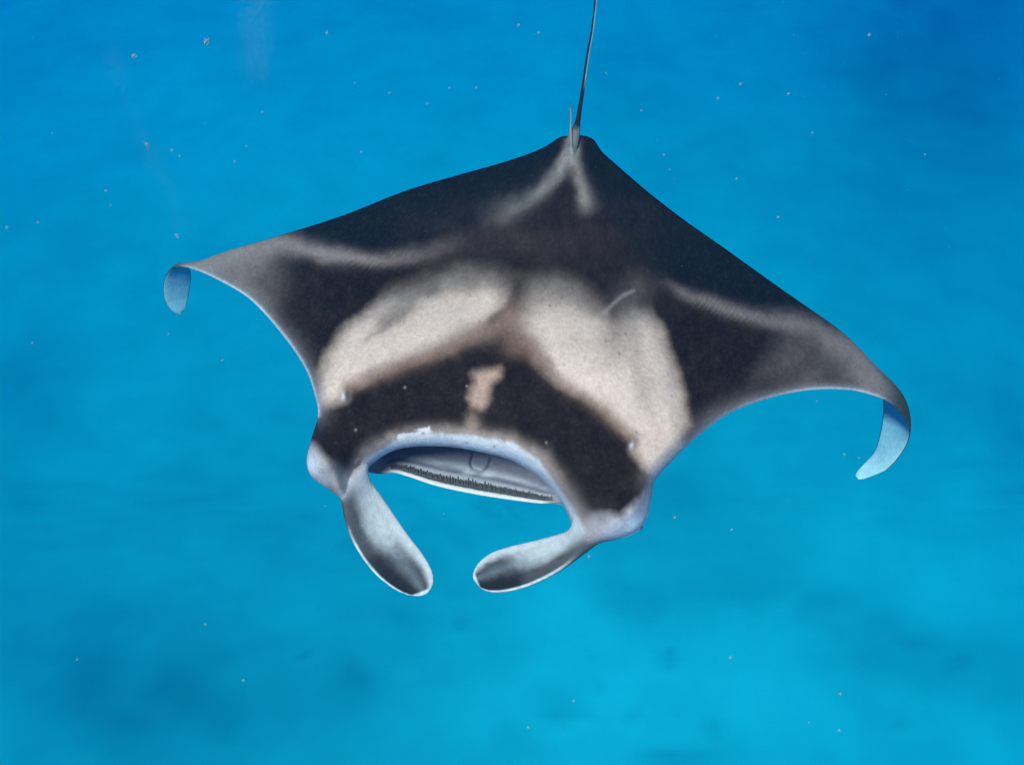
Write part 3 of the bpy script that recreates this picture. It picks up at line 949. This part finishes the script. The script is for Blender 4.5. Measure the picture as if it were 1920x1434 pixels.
m_gill = simple_mat('gill_dark', tuple(srgb(108, 100, 102)), .6, .1)
gv, gf = [], []
q = np.random.default_rng(3)
for u in np.linspace(.13, .93, 150):
    i = iL + u * (iR - iL)
    i0 = int(i)
    jx = lambda t_: mp[i0, min(NM - 1, int(np.searchsorted(tm, t_)))]
    a0, b0 = jx(6.55), jx(5.86 + q.uniform(-.22, .16))
    ln = q.uniform(-4.0, 1.5)
    hw = q.uniform(.5, 1.3)
    p = [at(a0[0] - hw, a0[1], a0[2] + .002), at(a0[0] + hw, a0[1] + .3, a0[2] + .002), at(b0[0] + ln + .5, b0[1], b0[2] + .008), at(b0[0] + ln - .5, b0[1], b0[2] + .008)]
    k = len(gv)
    gv += p + [x_ - np.array([0, 0, .006]) for x_ in p]
    gf += [(k, k + 1, k + 2, k + 3), (k + 7, k + 6, k + 5, k + 4)] + [(k + e, k + 4 + e, k + 4 + (e + 1) % 4, k + (e + 1) % 4) for e in range(4)]
gr = mesh_obj('gill_rakers', gv, gf, m_gill, parent=body, smooth=False)
gr['kind'] = 'stuff'

# ------------------------------------------------------------------ drifting specks
m_spk = simple_mat('speck_pale', (.42, .43, .46), .8, .1)


def speck_mesh(r, grains, seed, stretch):
    q = np.random.default_rng(seed)
    b = bmesh.new()
    for k in range(grains):
        p = q.normal(0, .45, 3) * np.array([stretch, .8, 1.0]) * r
        s_ = r * q.uniform(.07, .20) if k else r * .34
        g = bmesh.ops.create_icosphere(b, subdivisions=2 if k < 2 else 1, radius=s_)['verts']
        for v_ in g:
            v_.co = Vector([v_.co.x * q.uniform(.6, 1.3), v_.co.y * q.uniform(.6, 1.3), v_.co.z * q.uniform(.6, 1.3)]) + Vector(p)
    me_ = bpy.data.meshes.new('plankton_speck')
    b.to_mesh(me_)
    b.free()
    me_.materials.append(m_spk)
    return me_


SPK = [(387, 78, 11, 'biggest pinkish fluffy speck drifting in the open water high above the wing', 1.3),
       (252, 106, 8, 'narrow pinkish speck drifting between the biggest fluffy speck and the photo edge', .6),
       (613, 62, 7, 'pale slanted speck drifting alone between the biggest fluffy speck and the tail', .7),
       (972, 48, 6, 'round pale speck drifting close beside the whip tail, near the top', 1.0),
       (1010, 62, 5, None, 1), (1137, 138, 5, None, .6), (1478, 176, 4, None, 1), (1388, 158, 5, None, 1), (1346, 184, 5, None, 1), (1630, 66, 5, None, .7),
       (332, 442, 6, None, 1.2), (276, 272, 8, None, 1.4), (198, 358, 5, None, 1.2), (71, 417, 4, None, 1), (13, 426, 4, None, 1), (98, 250, 3, None, 1),
       (665, 156, 4, None, 1), (730, 175, 4, None, .7), (801, 194, 4, None, 1), (893, 165, 4, None, 1), (677, 285, 4, None, 1), (843, 165, 3, None, .6),
       (492, 210, 4, None, 1), (440, 303, 4, None, 1), (462, 275, 4, None, 1), (322, 282, 5, None, 1), (337, 293, 4, None, 1), (207, 385, 3, None, 1),
       (1523, 249, 4, None, 1), (1734, 290, 3, None, 1), (1459, 407, 4, None, 1), (1381, 335, 4, None, 1), (1256, 318, 3, None, 1), (1202, 207, 4, None, 1),
       (1245, 290, 4, None, 1), (417, 675, 4, None, 1), (316, 626, 3, None, 1), (60, 643, 3, None, 1), (1104, 1043, 5, 'round white speck drifting just below the outer cheek of the ray', 1),
       (385, 1170, 4, None, 1), (145, 1236, 4, None, 1), (456, 1275, 4, None, .7), (1610, 858, 3, None, 1), (1583, 852, 4, None, 1), (1532, 752, 3, None, 1),
       (1575, 1300, 4, None, 1), (1573, 1368, 4, None, 1), (1370, 1232, 5, None, 1.3), (1265, 970, 5, None, 1.2), (1372, 993, 4, None, 1), (832, 963, 3, None, .7),
       (610, 948, 3, None, 1), (1517, 1354, 3, None, 1), (990, 1363, 4, None, 1), (1075, 1313, 4, None, 1)]
base_meshes = [speck_mesh(1.0, g_, 40 + g_, st_) for g_, st_ in ((26, .7), (40, 1.0), (48, 1.4), (30, 1.2))]
def cloud(name, lab, pts, width, count, size, seed):
    q_ = np.random.default_rng(seed)
    p_ = catmull(pts, 20)
    k_ = q_.integers(0, len(p_), count)
    c_ = at(p_[k_, 0] + q_.normal(0, 1, count) * width, p_[k_, 1] + q_.normal(0, 1, count) * width, q_.uniform(.2, .9, count))
    r_ = (size * np.linalg.norm(c_ - EYE, axis=1) / FPX * q_.uniform(.5, 1.2, count))[:, None, None]
    tet = q_.normal(0, 1, (count, 4, 3))
    tet /= np.linalg.norm(tet, axis=2, keepdims=True)
    v_ = (c_[:, None] + tet * r_).reshape(-1, 3)
    b_ = np.arange(count)[:, None, None] * 4
    f_ = (b_ + np.array([[0, 1, 2], [0, 2, 3], [0, 3, 1], [1, 3, 2]])[None]).reshape(-1, 3)
    o_ = mesh_obj(name, v_, f_, m_spk, smooth=False)
    o_['kind'] = 'stuff'
    o_['label'] = lab
    o_['category'] = 'plankton'
    return o_


cloud('light_shaft_grains', 'faint light shaft imitated by fine particles hanging down from the top edge above the wing', [(480, -20), (478, 60), (485, 140)], 20, 9000, .30, 1)  # stands in for a shaft of light, built from grains
cloud('light_shaft_grains', 'faint slanting light shaft imitated by fine particles leading down to the smaller curled wing tip', [(205, 90), (225, 150), (270, 270), (310, 340), (345, 430)], 13, 4500, .27, 2)  # second light shaft, slanting, also built from grains
cloud('marine_snow', 'fine pale dust adrift in the water above the ray', [(-50, 100), (500, 250), (1000, 120), (1500, 200), (1950, 300)], 230, 1100, .5, 3)
for i, (px, py, pr_, lab, st_) in enumerate(SPK):
    zc = 1.75 - random.uniform(.5, .95)
    dist_pt = at(px, py, zc)
    r_m = pr_ * np.linalg.norm(dist_pt - EYE) / FPX * .5
    o = bpy.data.objects.new('plankton_speck', base_meshes[(i * 3 + int(st_ * 4)) % 4])
    COL.objects.link(o)
    o.location = dist_pt
    o.scale = (r_m * st_, r_m, r_m / max(.6, st_ ** .5))
    o.rotation_euler = (random.uniform(0, 3), random.uniform(0, 3), random.uniform(0, 3))
    o['category'] = 'plankton speck'
    if px < 600 and py < 500:
        where = 'above the wing with the pale grey tip'
    elif px < 1060 and py < 500:
        where = 'between the long dark wing edge and the whip tail'
    elif py < 500:
        where = 'beyond the whip tail, over the longer dark wing'
    elif px < 700:
        where = 'below the smaller curled wing tip, beside the cheek'
    elif py < 900 or px > 1450 and py < 1000:
        where = 'under the big curled wing tip'
    else:
        where = 'over the bright sand below the ray'
    o['label'] = lab or 'tiny pale plankton speck drifting ' + where
    o['group'] = 'plankton specks drifting in the water'
